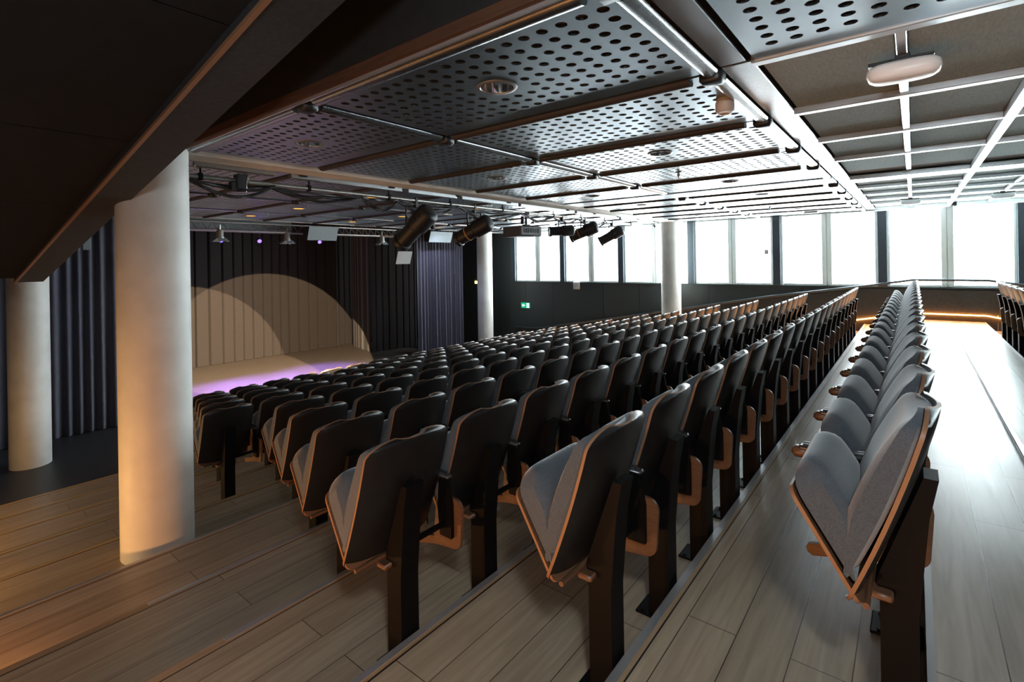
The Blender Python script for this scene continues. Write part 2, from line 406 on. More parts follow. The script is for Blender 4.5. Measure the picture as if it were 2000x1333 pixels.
# ---------------------------------------------------------------- perforated ceiling panels
def ring_patch(mb, x0, x1, y0, y1, cx, cy, r, n, z, mi=0):
    pts = []; inn = []
    for j in range(n):
        a = 2*math.pi*(j+.5)/n; c_, s_ = math.cos(a), math.sin(a)
        hx = (x1-cx) if c_ > 0 else (cx-x0); hy = (y1-cy) if s_ > 0 else (cy-y0)
        t = min(hx/abs(c_) if abs(c_) > 1e-9 else 1e9, hy/abs(s_) if abs(s_) > 1e-9 else 1e9)
        pts.append((cx+c_*t, cy+s_*t)); inn.append((cx+c_*r, cy+s_*r))
    b = len(mb.v)
    mb.v += [(p[0],p[1],z) for p in pts] + [(p[0],p[1],z) for p in inn] + [(p[0],p[1],z+.012) for p in inn]
    for j in range(n):
        k = (j+1) % n
        # corner fill
        pj, pk = pts[j], pts[k]
        cor = None
        if abs(pj[0]-pk[0]) > 1e-6 and abs(pj[1]-pk[1]) > 1e-6:
            cor = (x1 if (pj[0]+pk[0])/2 > cx else x0, y1 if (pj[1]+pk[1])/2 > cy else y0)
        if cor:
            mb.v.append((cor[0],cor[1],z)); ci = len(mb.v)-1
            mb.f.append((b+j, b+n+j, b+n+k, b+k, ci)); mb.m.append(mi)
        else:
            mb.f.append((b+j, b+n+j, b+n+k, b+k)); mb.m.append(mi)
        mb.f.append((b+n+j, b+2*n+j, b+2*n+k, b+n+k)); mb.m.append(mi)
SHEETS = {}
def sheet(w, l, dl, nseg):
    key = (round(w,3), round(l,3), dl, nseg)
    if key in SHEETS: return SHEETS[key]
    mb = MB(); nx = round((w-.24)/.1); ny = round((l-.12)/.0975); p = .1; q = (l-.12)/ny
    x0, y0 = -nx*p/2, -ny*q/2; z = 0
    bx = 1.5*p if nx % 2 else 2*p; by = (1.5 if ny % 2 else 2)*q
    for i in range(nx):
        for j in range(ny):
            cx, cy = x0+(i+.5)*p, y0+(j+.5)*q
            if dl and abs(cx) < bx and abs(cy) < by: continue
            ring_patch(mb, cx-p/2, cx+p/2, cy-q/2, cy+q/2, cx, cy, .0265, nseg, z)
    if dl: ring_patch(mb, -bx, bx, -by, by, 0, 0, .098, 36, z)
    W, H = w/2, l/2
    for (a,b,c_,d) in ((-W,x0,-H,H),(-x0,W,-H,H),(x0,-x0,-H,y0),(x0,-x0,-y0,H)):
        mb.face([(a,c_,z),(a,d,z),(b,d,z),(b,c_,z)])
    # turned-up edges
    mb.face([(-W,-H,0),(W,-H,0),(W,-H,.04),(-W,-H,.04)]); mb.face([(-W,H,0),(-W,H,.04),(W,H,.04),(W,H,0)])
    mb.face([(-W,-H,0),(-W,-H,.04),(-W,H,.04),(-W,H,0)]); mb.face([(W,-H,0),(W,H,0),(W,H,.04),(W,-H,.04)])
    me = mb.mesh('perforated_sheet', M['alu'], 0)
    SHEETS[key] = me; return me
ROLLS = {}
def roll(length, axis, mt, r=.042):
    key = (round(length,3), axis, mt)
    if key in ROLLS: return ROLLS[key]
    mb = MB(); h = length/2; n = 10; P = []
    for s_ in (-h, h):
        row = []
        for j in range(n+1):
            a = math.pi + math.pi*j/n
            u, v = r*math.cos(a), r*.70*math.sin(a)
            row.append((u, s_, v) if axis == 'y' else (s_, u, v))
        P.append(row)
    mb.grid(P)
    for row in P: mb.face(row)
    me = mb.mesh('edge_roll', M[mt], 50); ROLLS[key] = me; return me
capmb = MB(); capmb.rbox(-.055,.055,-.06,.06,-.048,.03,.018); CAP = capmb.mesh('corner_cap', M['rubber'], 50)
dl_mb = MB(); dl_mb.lathe([(.093,-.001),(.098,-.007),(.112,-.007),(.118,0),(.112,.004)], (0,0,0), 40); DL_RING = dl_mb.mesh('trim_ring', M['trim_ring'], 50)
dl_mb = MB(); dl_mb.lathe([(.094,0),(.09,.03),(.078,.07),(.055,.105),(.03,.12)], (0,0,0), 40); DL_BOWL = dl_mb.mesh('reflector', M['chrome'], 60)
dl_mb = MB(); dl_mb.lathe([(0,.100),(.02,.100),(.032,.112),(.032,.122),(0,.122)], (0,0,0), 20); DL_OFF = dl_mb.mesh('bulb', M['white_plastic'], 50); 
dl_mb = MB(); dl_mb.lathe([(0,.003),(.085,.005),(.088,.02),(0,.03)], (0,0,0), 28); DL_ON = dl_mb.mesh('bulb', M['glow'], 50)
ordn = ['first','second','third','fourth','fifth','sixth','seventh','eighth','ninth','tenth','eleventh','twelfth','thirteenth','fourteenth','fifteenth','sixteenth','seventeenth','eighteenth','nineteenth','twentieth']
XJ = [(1.61,2.80),(2.80,3.98),(3.98,5.17),(5.17,6.33),(6.33,7.42),(8.12,9.14),(9.14,10.20),(10.20,11.24),(11.24,12.20),(12.20,13.3)]
YJ = [(.84,2.86,'row nearest the glass'),(2.93,4.80,'row beside the plaster beam'),(5.16,7.44,'first row past the plaster beam'),(7.50,9.35,'second row past the plaster beam'),(9.41,11.10,'row above the front seats')]
def downlight(x, y, on, label):
    t = thing('downlight', label, 'downlight', (x, y, Z(CEIL)), 0, 'round recessed downlights')
    link('trim_ring', DL_RING, t); link('reflector', DL_BOWL, t); link('bulb', DL_ON if on else DL_OFF, t, (0, 0, -.009) if on else None)
def ceiling_panel(x0, x1, y0, y1, dl, label, nseg=14, rolls=True):
    w_, l_ = x1-x0, y1-y0
    t = thing('ceiling_panel', label, 'ceiling panel', ((x0+x1)/2, (y0+y1)/2, Z(CEIL)), 0, 'perforated metal ceiling panels')
    link('perforated_sheet', sheet(w_-.03, l_-.01, dl, nseg), t)
    if rolls:
        o = link('edge_roll', roll(l_-.16, 'y', 'alu_roll' if x0 < 2 else 'alu_roll_shaded'), t, (-w_/2+.055, .05, .0))
        if x0 > 2: o['label'] = 'aluminium edge roll with its brown shade put into the colour'
        link('edge_roll', roll(w_-.16, 'x', 'alu_roll'), t, (.05, -l_/2+.0, .0))
        link('corner_cap', CAP, t, (-w_/2+.05, -l_/2+.01, .0))
    return t
for i, (x0, x1) in enumerate(XJ):
    for j, (y0, y1, rn) in enumerate(YJ):
        dl = (i in (0,2,4,5,8)) if j < 2 else (i in (1,2,4,6,8))
        if j >= 2 and i == 1: dl = False
        ceiling_panel(x0, x1, y0, y1, dl, 'perforated metal ceiling panel, %s, %s from the wood-trimmed edge' % (rn, ordn[i]), 14 if i < 5 and j < 2 else 10)
        if dl:
            downlight((x0+x1)/2, (y0+y1)/2, j >= 2, ('glowing amber' if j >= 2 else 'unlit chrome') + ' downlight in the %s panel, %s' % (ordn[i], rn))
ceiling_panel(1.61, 2.78, GY+.02, .62, False, 'perforated metal ceiling panel over the platform beside the felt tiles', 14, False)
# metal bands
def bar(x0,x1,y0,y1,z0,z1,label,name='ceiling_bar', mt='alu_white', cat='ceiling bar', group='silver ceiling bars'):
    mb = MB(); mb.rbox(x0,x1,y0,y1,z0,z1,.004); o = mb.obj(name, M[mt], None, 30); return tag(o, label, cat, group)
bar(2.80,WX,.635,.79,Z(CEIL)+.012,Z(CEIL)+.03,'wide silver strip between perforated panels and grey felt tiles', mt='alu_roll')
bar(1.62,2.78,.66,.79,Z(CEIL)+.012,Z(CEIL)+.03,'short dark metal strip beside the first perforated panels', mt='trim_ring')
bar(7.52,8.04,.80,4.8,Z(CEIL)-.01,Z(CEIL)+.03,'broad smooth metal band crossing the ceiling mid-way', mt='alu')
bar(7.52,8.04,5.16,11.1,Z(CEIL)-.01,Z(CEIL)+.03,'broad smooth metal band crossing the ceiling past the beam', mt='alu')
# felt tiles and T-bars right of the panels
FX = [2.80, 3.98, 5.10, 6.22, 7.42]; FX2 = [8.12, 9.0, 9.95, 10.9, 11.9, 13.2]
nt_ = 0
for seq in (FX, FX2):
    for a, b in zip(seq, seq[1:]):
        for (y0, y1, sd) in ((GY+.03, .01, 'glass side'), (.06, .62, 'panel side')):
            mb = MB(); mb.rbox(a+.03, b-.02, y0, y1, Z(CEIL)+.035, Z(CEIL)+.06, .004)
            tag(mb.obj('felt_tile', M['felt'], None, 30), 'grey felt ceiling tile, %s, %s row from the perforated panel over the platform' % (sd, ordn[nt_]), 'ceiling tile', 'grey felt ceiling tiles')
        nt_ += 1
for i, a in enumerate([2.80, 3.98, 5.10, 6.22, 9.0, 9.95, 10.9, 11.9]):
    bar(a-.035, a+.03, GY+.03, .635, Z(CEIL)-.012, Z(CEIL)+.034, 'thin silver cross bar between felt tiles, %s from the perforated panel' % ordn[i])
bar(7.78,8.12,GY+.03,.635,Z(CEIL)-.02,Z(CEIL)+.034,'thick silver cross beam beyond the dark slot in the felt tiles')
bar(13.15,13.42,GY+.03,.635,Z(CEIL)-.04,Z(CEIL)+.034,'thick silver cross beam right before the windows')
bar(2.84,7.42,.012,.055,Z(CEIL)-.004,Z(CEIL)+.034,'long silver bar through the felt tiles, near part')
bar(8.12,13.15,.012,.055,Z(CEIL)-.004,Z(CEIL)+.034,'long silver bar through the felt tiles, window part')
mb = MB(); mb.box(7.44,7.76,GY+.03,.62,Z(CEIL)+.05,Z(CEIL)+.08)
tag(mb.obj('ceiling_slot', M['wainscot'], None, 0), 'dark recessed slot across the felt tiles', 'ceiling slot')

# ---------------------------------------------------------------- glass partition
gp = thing('glass_partition', 'full-height clear glass partition reflecting the seats and windows', 'glass partition', (0, GY, 0))
gx = [-.45, 1.1, 2.7, 4.3, 5.9, 7.5, 9.15, 10.8]
for a, b in zip(gx, gx[1:]):
    mb = MB(); mb.face([(a+.003,0,tier_z(0)+.03),(b-.003,0,tier_z(0)+.03),(b-.003,0,Z(CEIL)-.02),(a+.003,0,Z(CEIL)-.02)]); mb.obj('pane', M['glass'], gp, 0)
mb = MB(); mb.rbox(-.45, 10.8, -.018, .018, tier_z(0), tier_z(0)+.035, .004); o = mb.obj('floor_channel', M['alu_white'], gp, 30)
mb = MB(); mb.rbox(-.45, WX-.06, -.03, .03, Z(CEIL)-.03, Z(CEIL)+.04, .004); o = mb.obj('head_channel', M['alu_white'], gp, 30)

# ---------------------------------------------------------------- seats
def slab(rows, nu, front, back, mi_f=0, mi_b=0, mi_s=0):
    """rows: (y, z, half width); front/back(u, t) -> offset along forward normal"""
    mb = MB(); Pf, Pb = [], []; nr = len(rows)
    cum = [0.]
    for a, c_ in zip(rows, rows[1:]): cum.append(cum[-1] + math.hypot(c_[0]-a[0], c_[1]-a[1]))
    for i, (y, z, hw) in enumerate(rows):
        a = rows[max(i-1,0)]; c_ = rows[min(i+1,nr-1)]
        d = Vector((0, c_[0]-a[0], c_[1]-a[1])).normalized(); nrm = Vector((0, d.z, -d.y))
        t = cum[i]/cum[-1]; rf, rb = [], []
        for j in range(nu+1):
            u = -1+2*j/nu; p = Vector((u*hw, y, z))
            rf.append(p+nrm*front(u,t)); rb.append(p+nrm*back(u,t))
        Pf.append(rf); Pb.append(rb)
    mb.grid(Pf, mi_f); mb.grid(Pb, mi_b, True)
    def strip(A, B): mb.grid([A, B], mi_s)
    strip(Pb[0], Pf[0]); strip(Pf[-1], Pb[-1])
    strip([r[0] for r in Pf], [r[0] for r in Pb]); strip([r[-1] for r in Pb], [r[-1] for r in Pf])
    return mb
def rows_for(p0, p1, n, W, Rc_top, Rc_bot, bow=0., Rw=None):
    Rw = Rw or Rc_top
    L_ = math.hypot(p1[0]-p0[0], p1[1]-p0[1]); out = []
    ts = []
    for i in range(5): ts.append(Rc_bot/L_*(1-math.cos(math.pi/2*i/5))) if Rc_bot else None
    if not Rc_bot: ts = [0.]
    a = Rc_bot/L_; b = 1-Rc_top/L_
    ts += [a+(b-a)*i/n for i in range(0 if Rc_bot else 1, n+1)]
    ts += [b+(1-b)*math.sin(math.pi/2*i/6) for i in range(1, 7)]
    for t in ts:
        hw = W
        if Rc_bot and t < a: q = 1-t/a; hw = W-Rc_bot*(1-math.sqrt(max(0,1-q*q)))
        if t > b: q = (t-b)/(1-b); hw = W-Rw*(1-math.sqrt(max(0,1-q*q)))
        k = bow*4*t*(1-t)
        out.append((p0[0]+(p1[0]-p0[0])*t - k, p0[1]+(p1[1]-p0[1])*t, hw))
    return out
HW = .235
def pil(u, t, p=5): return (max(0,1-abs(u)**p))**(1/2.6) * (max(0,1-abs(2*t-1)**8))**(1/2.6)
curv = lambda u: .022*u*u + .008*u**6
def build_seat():
    root = thing('auditorium_seat', 'x', 'auditorium seat', (0,0,0))
    # backrest shell: leans back from the hinge to the top
    rb = rows_for((.147,.483), (-.045,1.052), 7, HW, .062, .035, .012, .15)
    b = slab(rb, 16, lambda u,t: .011+curv(u), lambda u,t: curv(u), 0, 0, 1)
    b.obj('backrest_shell', [M['ply_dark'], M['ply_edge']], root, 40)
    rc = rows_for((.150,.530), (-.034,1.042), 9, HW-.010, .062, .03, .012, .15)
    def T(t): return min(.004+.25*t, .014 + .074*math.sin(math.pi*min(1., .12+t*.80))**.8)
    b = slab(rc, 16, lambda u,t: .0125+curv(u)+T(t)*(.62+.38*pil(u,t)) - (.02*max(0,t-.93)/.07), lambda u,t: .0115+curv(u))
    b.obj('back_cushion', M['fabric'], root, 50)
    # seat, tipped up
    rs = rows_for((.150,.493), (.328,.785), 6, HW-.005, .04, .03, 0.)
    b = slab(rs, 16, lambda u,t: 0., lambda u,t: -.011, 0, 0, 1)
    b.obj('seat_shell', [M['ply'], M['ply_edge']], root, 40)
    rs2 = rows_for((.168,.549), (.345,.832), 10, HW-.010, .10, .02, 0.)
    def nose(t): return math.sqrt(max(0.,1-(max(0.,t-.80)/.20)**2))
    def S(t): return min(.004+.19*t, .104)
    b = slab(rs2, 16, lambda u,t: -.0115-(1-nose(t))*.055, lambda u,t: -.012-(1-nose(t))*.055-S(t)*nose(t)*(.72+.28*pil(u,min(t,.5),4))-.0*u)
    b.obj('seat_cushion', M['fabric'], root, 50)
    # hinge bracket
    mb = MB(); mb.rbox(-.09,.09,.075,.135,.455,.478,.006); mb.tube([(-.2,.135,.488),(.2,.135,.488)], .010, 8); mb.obj('hinge', M['ply'], root, 40)
    # post
    mb = MB()
    pr = [(.015,0),(.11,0),(.11,.44),(.118,.50),(-.0,.84),(-.035,.84),(-.012,.72),(.015,.42)]
    mb.prism(pr, 'x', -.05, .05); mb.obj('post', M['black_metal'], root, 25)
    mb = MB(); mb.rbox(-.075,.075,.0+.004,.17,0,.012,.004); mb.tube([(-.055,.14,.012),(-.055,.14,.02)], .009, 8); mb.tube([(.055,.14,.012),(.055,.14,.02)], .009, 8); mb.obj('foot_plate', M['black_metal'], root, 30)
    return root
def build_arm(root):
    x = .275
    ar = MB(); ar.rbox(x-.021,x+.021,.03,.375,.750,.768,.007)
    ar.tube([(x-.012,.06,.772),(x-.012,.36,.772)], .005, 6); ar.tube([(x+.012,.06,.772),(x+.012,.36,.772)], .005, 6)
    a = ar.obj('armrest', M['arm'], root, 40)
    t = MB(); t.rbox(x-.023,x+.023,.335,.40,.718,.760,.014); o = t.obj('armrest_tip', M['ply'], a, 50)
    s = MB(); s.prism([(.02,.46),(.10,.46),(.115,.60),(.10,.751),(.045,.751),(.02,.62)], 'x', x-.010, x+.010)
    s.tube([(0.03,.075,.52),(x,.075,.52)], .014, 8); s.obj('arm_support', M['black_metal'], root, 30)
    # stowed writing tablet hanging beside the seat
    w = MB()
    def arc(cx, cy, r, a0, a1, n=5): return [(cx+r*math.cos(R(a0+(a1-a0)*i/n)), cy+r*math.sin(R(a0+(a1-a0)*i/n))) for i in range(n+1)]
    poly = arc(.02,.600,.05,90,180) + arc(.03,.45,.05,190,262) + [(.15,.385),(.335,.335)] + arc(.335,.36,.024,-80,90,4) + [(.17,.42),(.15,.60),(.12,.65)]
    w.prism(poly, 'x', x+.014, x+.030); w.obj('writing_tablet', M['ply'], root, 40)
proto = build_seat(); proto_arm = copy_tree(proto); build_arm(proto_arm)
SP = .55; SHIFT = .045
FAR = {1:2.15,2:1.91,3:1.65,4:1.95,5:2.27,6:2.60,7:2.33,8:2.63,9:2.92,10:3.20,11:3.46}
used = {id(proto): False, id(proto_arm): False}
first_end, first_arm = True, True
rown = ['back','second','third','fourth','fifth','sixth','seventh','eighth','ninth','tenth','front']
for k in range(1, 12):
    n = int((12.25-FAR[k])/SP)+1
    if k == 1: n = 18
    for i in range(n):
        x = FAR[k]+SHIFT-HW+SP*i; y = nose_y(k-1); z = tier_z(k)
        last = i == n-1
        if last:
            s = proto if first_end else copy_tree(proto); first_end = False
        else:
            s = proto_arm if first_arm else copy_tree(proto_arm); first_arm = False
        s.location = (x, y+.005, z)
        rn = ('back row' if k == 1 else 'front row' if k == 11 else '%s row from the back' % rown[k-1])
        look = 'grey cushioned tip-up seat' if k == 1 else 'black-backed tip-up seat'
        if i == 0: lb = '%s at the near stair end of the %s' % (look, rn)
        elif last: lb = '%s at the window end of the %s' % (look, rn)
        else: lb = '%s, %s, %s from the near stair' % (look, rn, ordn[i])
        tag(s, lb, 'auditorium seat', 'tip-up seats of the ' + rn)

# ---------------------------------------------------------------- curtains
def curtain(name, pts, z0, z1, mt, label, amp=.05, pitch=.16, seed=1, group='black stage curtains', sharp=False):
    rnd = random.Random(seed); mb = MB()
    P = [Vector((p[0],p[1],0)) for p in pts]; top, bot, mid = [], [], []
    tot = sum((b-a).length for a, b in zip(P, P[1:])); n = int(tot/.018)
    cum = 0; ph = rnd.random()*6; out = []
    seglen = [(b-a).length for a, b in zip(P, P[1:])]
    nxt = 0; widths = []
    for i in range(n+1):
        s = tot*i/n; q = s; k = 0
        while k < len(seglen)-1 and q > seglen[k]: q -= seglen[k]; k += 1
        d = (P[k+1]-P[k]).normalized(); nn = Vector((-d.y, d.x, 0))
        ph += (2*math.pi*.018/pitch)*(1+(.12 if sharp else .45)*math.sin(s*1.7+seed)+(.1 if sharp else .2)*math.sin(s*5.1))
        v = math.sin(ph)
        if sharp: v = 3.6-4.4*min(1, abs(math.sin(ph/2))*4.2)
        am = amp*(1+.3*math.sin(s*2.3+seed*2))
        base = P[k]+d*q
        out.append((base, nn, v, am))
    rows = []
    for zf in (0,.15,.5,.85,1):
        z = z0+(z1-z0)*zf; g = 1-.45*zf
        rows.append([tuple(b + nn*(v*am*(1 if sharp else g)) + Vector((0,0,z))) for b, nn, v, am in out])
    mb.grid(rows)
    rows2 = [[(p[0]+out[i][1].x*.004, p[1]+out[i][1].y*.004, p[2]) for i, p in enumerate(r)] for r in rows]
    mb.grid(rows2, 0, True)
    o = mb.obj(name, M[mt], None, 80); return tag(o, label, 'curtain', group)
curtain('curtain', [(XL,12.22),(3.55,12.22)], .01, Z(1.2), 'curtain_blue', 'dark blue curtain behind the far left column', .06, .26, 3)
curtain('curtain', [(3.62,12.4),(3.62,15.6)], Z(-2.79), Z(1.2), 'curtain', 'black curtain along the left side of the stage', .04, .2, 5)
curtain('curtain', [(3.75,15.72),(9.62,15.55),(9.68,15.4)], Z(-2.79), Z(1.4), 'curtain_back', 'pleated back curtain of the stage with the amber spotlight circle', .045, .30, 8, sharp=True)
curtain('curtain', [(9.78,15.6),(10.9,15.6)], Z(-2.79), Z(1.4), 'curtain_back', 'narrow end piece of the pleated back curtain', .035, .22, 9, sharp=True)
curtain('curtain', [(10.02,15.0),(9.64,13.48)], Z(-2.79), Z(1.4), 'curtain', 'black side curtain turned inward at the right of the stage', .02, .3, 2)
curtain('curtain', [(9.66,13.46),(11.3,13.2)], Z(-2.79), Z(1.4), 'curtain_back', 'dark wing curtain right of the back curtain', .03, .22, 4, sharp=True)
curtain('curtain', [(9.98,11.62),(11.85,11.5)], .02, Z(1.05), 'curtain_blue', 'blue-grey pleated curtain lit from above beside the slim column', .055, .15, 6)

# ---------------------------------------------------------------- rig: pipe, channel, cables, lamps
PY_, PZ = 5.30, .86
mb = MB(); mb.tube([(1.75,PY_,Z(PZ)),(12.7,PY_,Z(PZ))], .024, 12)
pipe = tag(mb.obj('lighting_pipe', M['truss'], None, 50), 'long steel lighting pipe hung below the plaster beam', 'pipe')
for x in (1.9,3.0,4.1,5.2,6.4,7.9,8.9,9.9,11.2,12.6):
    mb = MB(); mb.rbox(x-.02,x+.02,PY_-.03,PY_+.03,Z(PZ)-.03,Z(PZ)+.035,.006); mb.box(x-.006,x+.006,PY_-.015,PY_+.0,Z(PZ)+.03,Z(CEIL)-.0); mb.obj('hanger', M['black_metal'], pipe, 30)
mb = MB()
for qi, (a, b) in enumerate(((1.8,2.55),(2.72,4.2),(4.3,5.2),(5.3,6.6),(6.7,8.4),(8.5,10.3),(10.4,12.6))):
    mb = MB(); mb.rbox(a,b,5.14,5.20,Z(CEIL)-.075,Z(CEIL)-.02,.006)
    tag(mb.obj('cable_duct', M['alu_roll'], None, 30), 'pale metal cable duct on the beam, %s length from the thick column' % ordn[qi], 'cable duct', 'cable ducts along the plaster beam')
rc = random.Random(4)
def cable(pts, r, label, n=6):
    P = [Vector(p) for p in pts]; out = []
    for i in range(len(P)-1):
        p0 = P[max(i-1,0)]; p1 = P[i]; p2 = P[i+1]; p3 = P[min(i+2,len(P)-1)]
        for s in range(6):
            t = s/6
            out.append(.5*((2*p1)+(-p0+p2)*t+(2*p0-5*p1+4*p2-p3)*t*t+(-p0+3*p1-3*p2+p3)*t*t*t))
    out.append(P[-1]); mb = MB(); mb.tube(out, r, n)
    return tag(mb.obj('cable', M['cable'], None, 60), label, 'cable', 'black cables along the lighting pipe')
spans = [(1.8,2.6),(2.6,3.7),(3.7,4.25),(4.25,5.35),(5.35,6.9),(6.9,7.9),(7.9,8.8),(8.8,9.95)]
where = ['nearest the thick column','from the clamp box to the first hanger','before the first spotlight','between the two big spotlights','between second spotlight and projector','between projector and short lamp','between short lamp and fourth spotlight','before the last spotlight']
for i, (a, b) in enumerate(spans):
    for q in range(3):
        sag = rc.uniform(.03,.16) if q < 2 else .02
        off = rc.uniform(-.03,.03)
        pts = [(a+(b-a)*t, PY_+off+rc.uniform(-.015,.015), Z(PZ)-.03-sag*math.sin(math.pi*t)+rc.uniform(-.012,.012)) for t in (0,.17,.33,.5,.67,.83,1)]
        cable(pts, rc.choice((.010,.013,.017)), '%s black cable on the pipe, %s' % (('loosest hanging','middle','tight topmost')[q], where[i]))

def aim(loc, d):
    d = Vector(d).normalized(); q = d.to_track_quat('-Z', 'Y'); return Matrix.Translation(loc) @ q.to_matrix().to_4x4()
def spotlight(x, y, z, d, s, label, doors=True, band=False):
    """profile spotlight: body along local -Z (lens end)"""
    t = thing('stage_spotlight', label, 'stage spotlight', (x, y, Z(z)), 0, 'black spotlights on the lighting pipe')
    Mx = aim((0,0,0), d) @ Matrix.Diagonal((1.4,1.4,1,1))
    mb = MB(); mb.lathe([(0,.27*s),(.045*s,.27*s),(.075*s,.25*s),(.085*s,.22*s),(.085*s,.02*s),(.070*s,.0),(.068*s,-.24*s),(.078*s,-.245*s),(.078*s,-.29*s),(.066*s,-.29*s),(.066*s,-.28*s)], (0,0,0), 24, 0, Mx)
    for k in range(4): mb.rbox(-.088*s,.088*s,-.012*s,.012*s,.06*s+.04*s*k,.075*s+.04*s*k,.003,0,Mx)
    mb.obj('body', M['lamp_body'], t, 40)
    mb = MB(); mb.lathe([(0,-.281*s),(.066*s,-.281*s)], (0,0,0), 24, 0, Mx); mb.obj('lens', M['chrome'], t, 0)
    if band:
        mb = MB(); mb.lathe([(.0705*s,-.10*s),(.0725*s,-.10*s),(.0725*s,-.115*s),(.0705*s,-.115*s)], (0,0,0), 24, 0, Mx); o = mb.obj('gel_band', M['glow_band'], t, 40); o['label'] = 'thin orange band'
    if doors:
        for k in range(2):
            mb = MB(); Mk = Mx @ Matrix.Rotation(math.pi*k, 4, 'Z') @ Matrix.Translation((0,.08*s,-.29*s)) @ Matrix.Rotation(R(28), 4, 'X')
            mb.box(-.08*s,.08*s,-.002,.002,-.13*s,0,0,Mk)
            mb.obj('barn_door', M['grey_plastic' if doors == 2 else 'lamp_body'], t, 0)
    yk = MB(); hz = (PZ-z)-.04
    for sx in (-1,1):
        yk.tube([(sx*.132*s,0,.02),(sx*.132*s,0,hz-.05)], .013, 6)
    yk.tube([(-.132*s,0,hz-.05),(.132*s,0,hz-.05)], .013, 6); yk.rbox(-.02,.02,-.03,.03,hz-.06,hz+.075,.006)
    yk.obj('yoke', M['lamp_body'], t, 40)
    return t
M['glow_band'] = mat('orange_band', (.5,.2,.06), .5)
spotlight(4.55, PY_, .50, (-.10,.80,-.62), 1.25, 'largest black spotlight, nearest the thick column, pointing down at the stage', 2)
spotlight(5.72, PY_, .50, (-.25,.90,-.42), 1.15, 'long black spotlight with an orange band, in front of the slim column', False, True)
spotlight(8.20, PY_, .58, (-.75,.65,-.05), .9, 'short level black lamp between the projector and a banded spotlight', False)
spotlight(9.05, PY_, .60, (-.30,.90,-.36), 1.1, 'black spotlight with an orange band, right of the short level lamp', False, True)
spotlight(10.25, PY_, .56, (-.35,.85,-.48), 1.05, 'last black spotlight on the pipe, barn doors open against the windows', 2)
# small drivers hanging beside lamps
for i, (x, z, lb) in enumerate(((4.86,.55,'first'),(5.98,.66,'second'),(6.95,.72,'third'),(9.35,.72,'fourth'),(10.55,.68,'fifth'))):
    mb = MB(); mb.rbox(x-.02,x+.02,PY_-.03,PY_+.03,Z(z)-.07,Z(z)+.07,.006); mb.tube([(x,PY_,Z(z)+.06),(x-.04,PY_+.03,Z(z)+.14),(x,PY_,Z(PZ)-.02)], .005, 6)
    tag(mb.obj('power_box', M['lamp_body'], None, 30), 'small black power box hanging on its cord, %s from the near column' % lb, 'power box', 'power boxes on the pipe')
# clamp box
t = thing('junction_box', 'black junction box clamped on the pipe close to the thick column', 'junction box', (2.28, PY_-.02, Z(.84)), 0)
mb = MB(); mb.rbox(-.07,.02,-.05,.05,-.07,.08,.006); mb.rbox(-.12,-.07,-.04,.04,-.09,.0,.006); mb.obj('body', M['lamp_body'], t, 30)
mb = MB(); mb.rbox(.02,.035,-.05,.05,-.01,.12,.003); mb.tube([(.03,0,-.09),(.03,0,.0)], .012, 8); mb.obj('clamp', M['chrome'], t, 40)
# projector
t = thing('projector', 'grey ceiling projector hanging amid cables from the pipe', 'projector', (7.05, PY_, Z(.52)), R(-14))
mb = MB(); mb.rbox(-.34,.16,-.24,.24,-.09,.09,.02); mb.obj('body', M['proj'], t, 40)
mb = MB(); mb.rbox(-.30,.14,-.247,-.238,-.06,.07,.002); mb.rbox(.16,.168,-.2,.2,-.07,.07,.002); mb.obj('vent_panel', M['proj_side'], t, 30)
mb = MB()
for k in range(7): mb.box(-.25+.05*k,-.22+.05*k,-.252,-.246,-.03,.045)
mb.obj('grille', M['lamp_body'], t, 0)
mb = MB(); mb.lathe([(0,0),(.05,0),(.05,.04),(.035,.04)], (0,0,0), 20, 0, Matrix.Translation((-.1,.24,0)) @ Matrix.Rotation(R(-90),4,'X')); mb.obj('lens', M['chrome'], t, 40)
mb = MB(); mb.rbox(-.06,.06,-.05,.05,.09,.13,.006); mb.tube([(0,0,.12),(0,0,.34)], .022, 10); mb.rbox(-.05,.05,-.04,.04,.30,.36,.006); mb.obj('mount', M['lamp_body'], t, 40)

# truss at the stage front
t = thing('lighting_truss', 'aluminium lattice truss under the ceiling above the stage front', 'truss', (0, 11.6, Z(.80)))
mb = MB()
for dy, dz in ((0,-.02),(.22,-.02),(.11,.17)): mb.tube([(3.7,dy,dz),(9.3,dy,dz)], .02, 8)
mb.obj('chords', M['truss'], t, 50)
mb = MB(); n = 28
for i in range(n):
    a = 3.7+5.6*i/n; b = 3.7+5.6*(i+1)/n; m_ = (a+b)/2
    mb.tube([(a,0,-.02),(m_,.11,.17)], .008, 5); mb.tube([(m_,.11,.17),(b,0,-.02)], .008, 5); mb.tube([(a,0,-.02),(m_,.22,-.02)], .008, 5); mb.tube([(m_,.22,-.02),(b,0,-.02)], .008, 5)
mb.obj('lattice', M['truss'], t, 0)
mb = MB(); mb.rbox(3.6,6.3,11.95,12.3,Z(.84),Z(1.08),.02)
tag(mb.obj('air_duct', M['grille'], None, 30), 'grey air duct behind the truss above the stage', 'air duct')
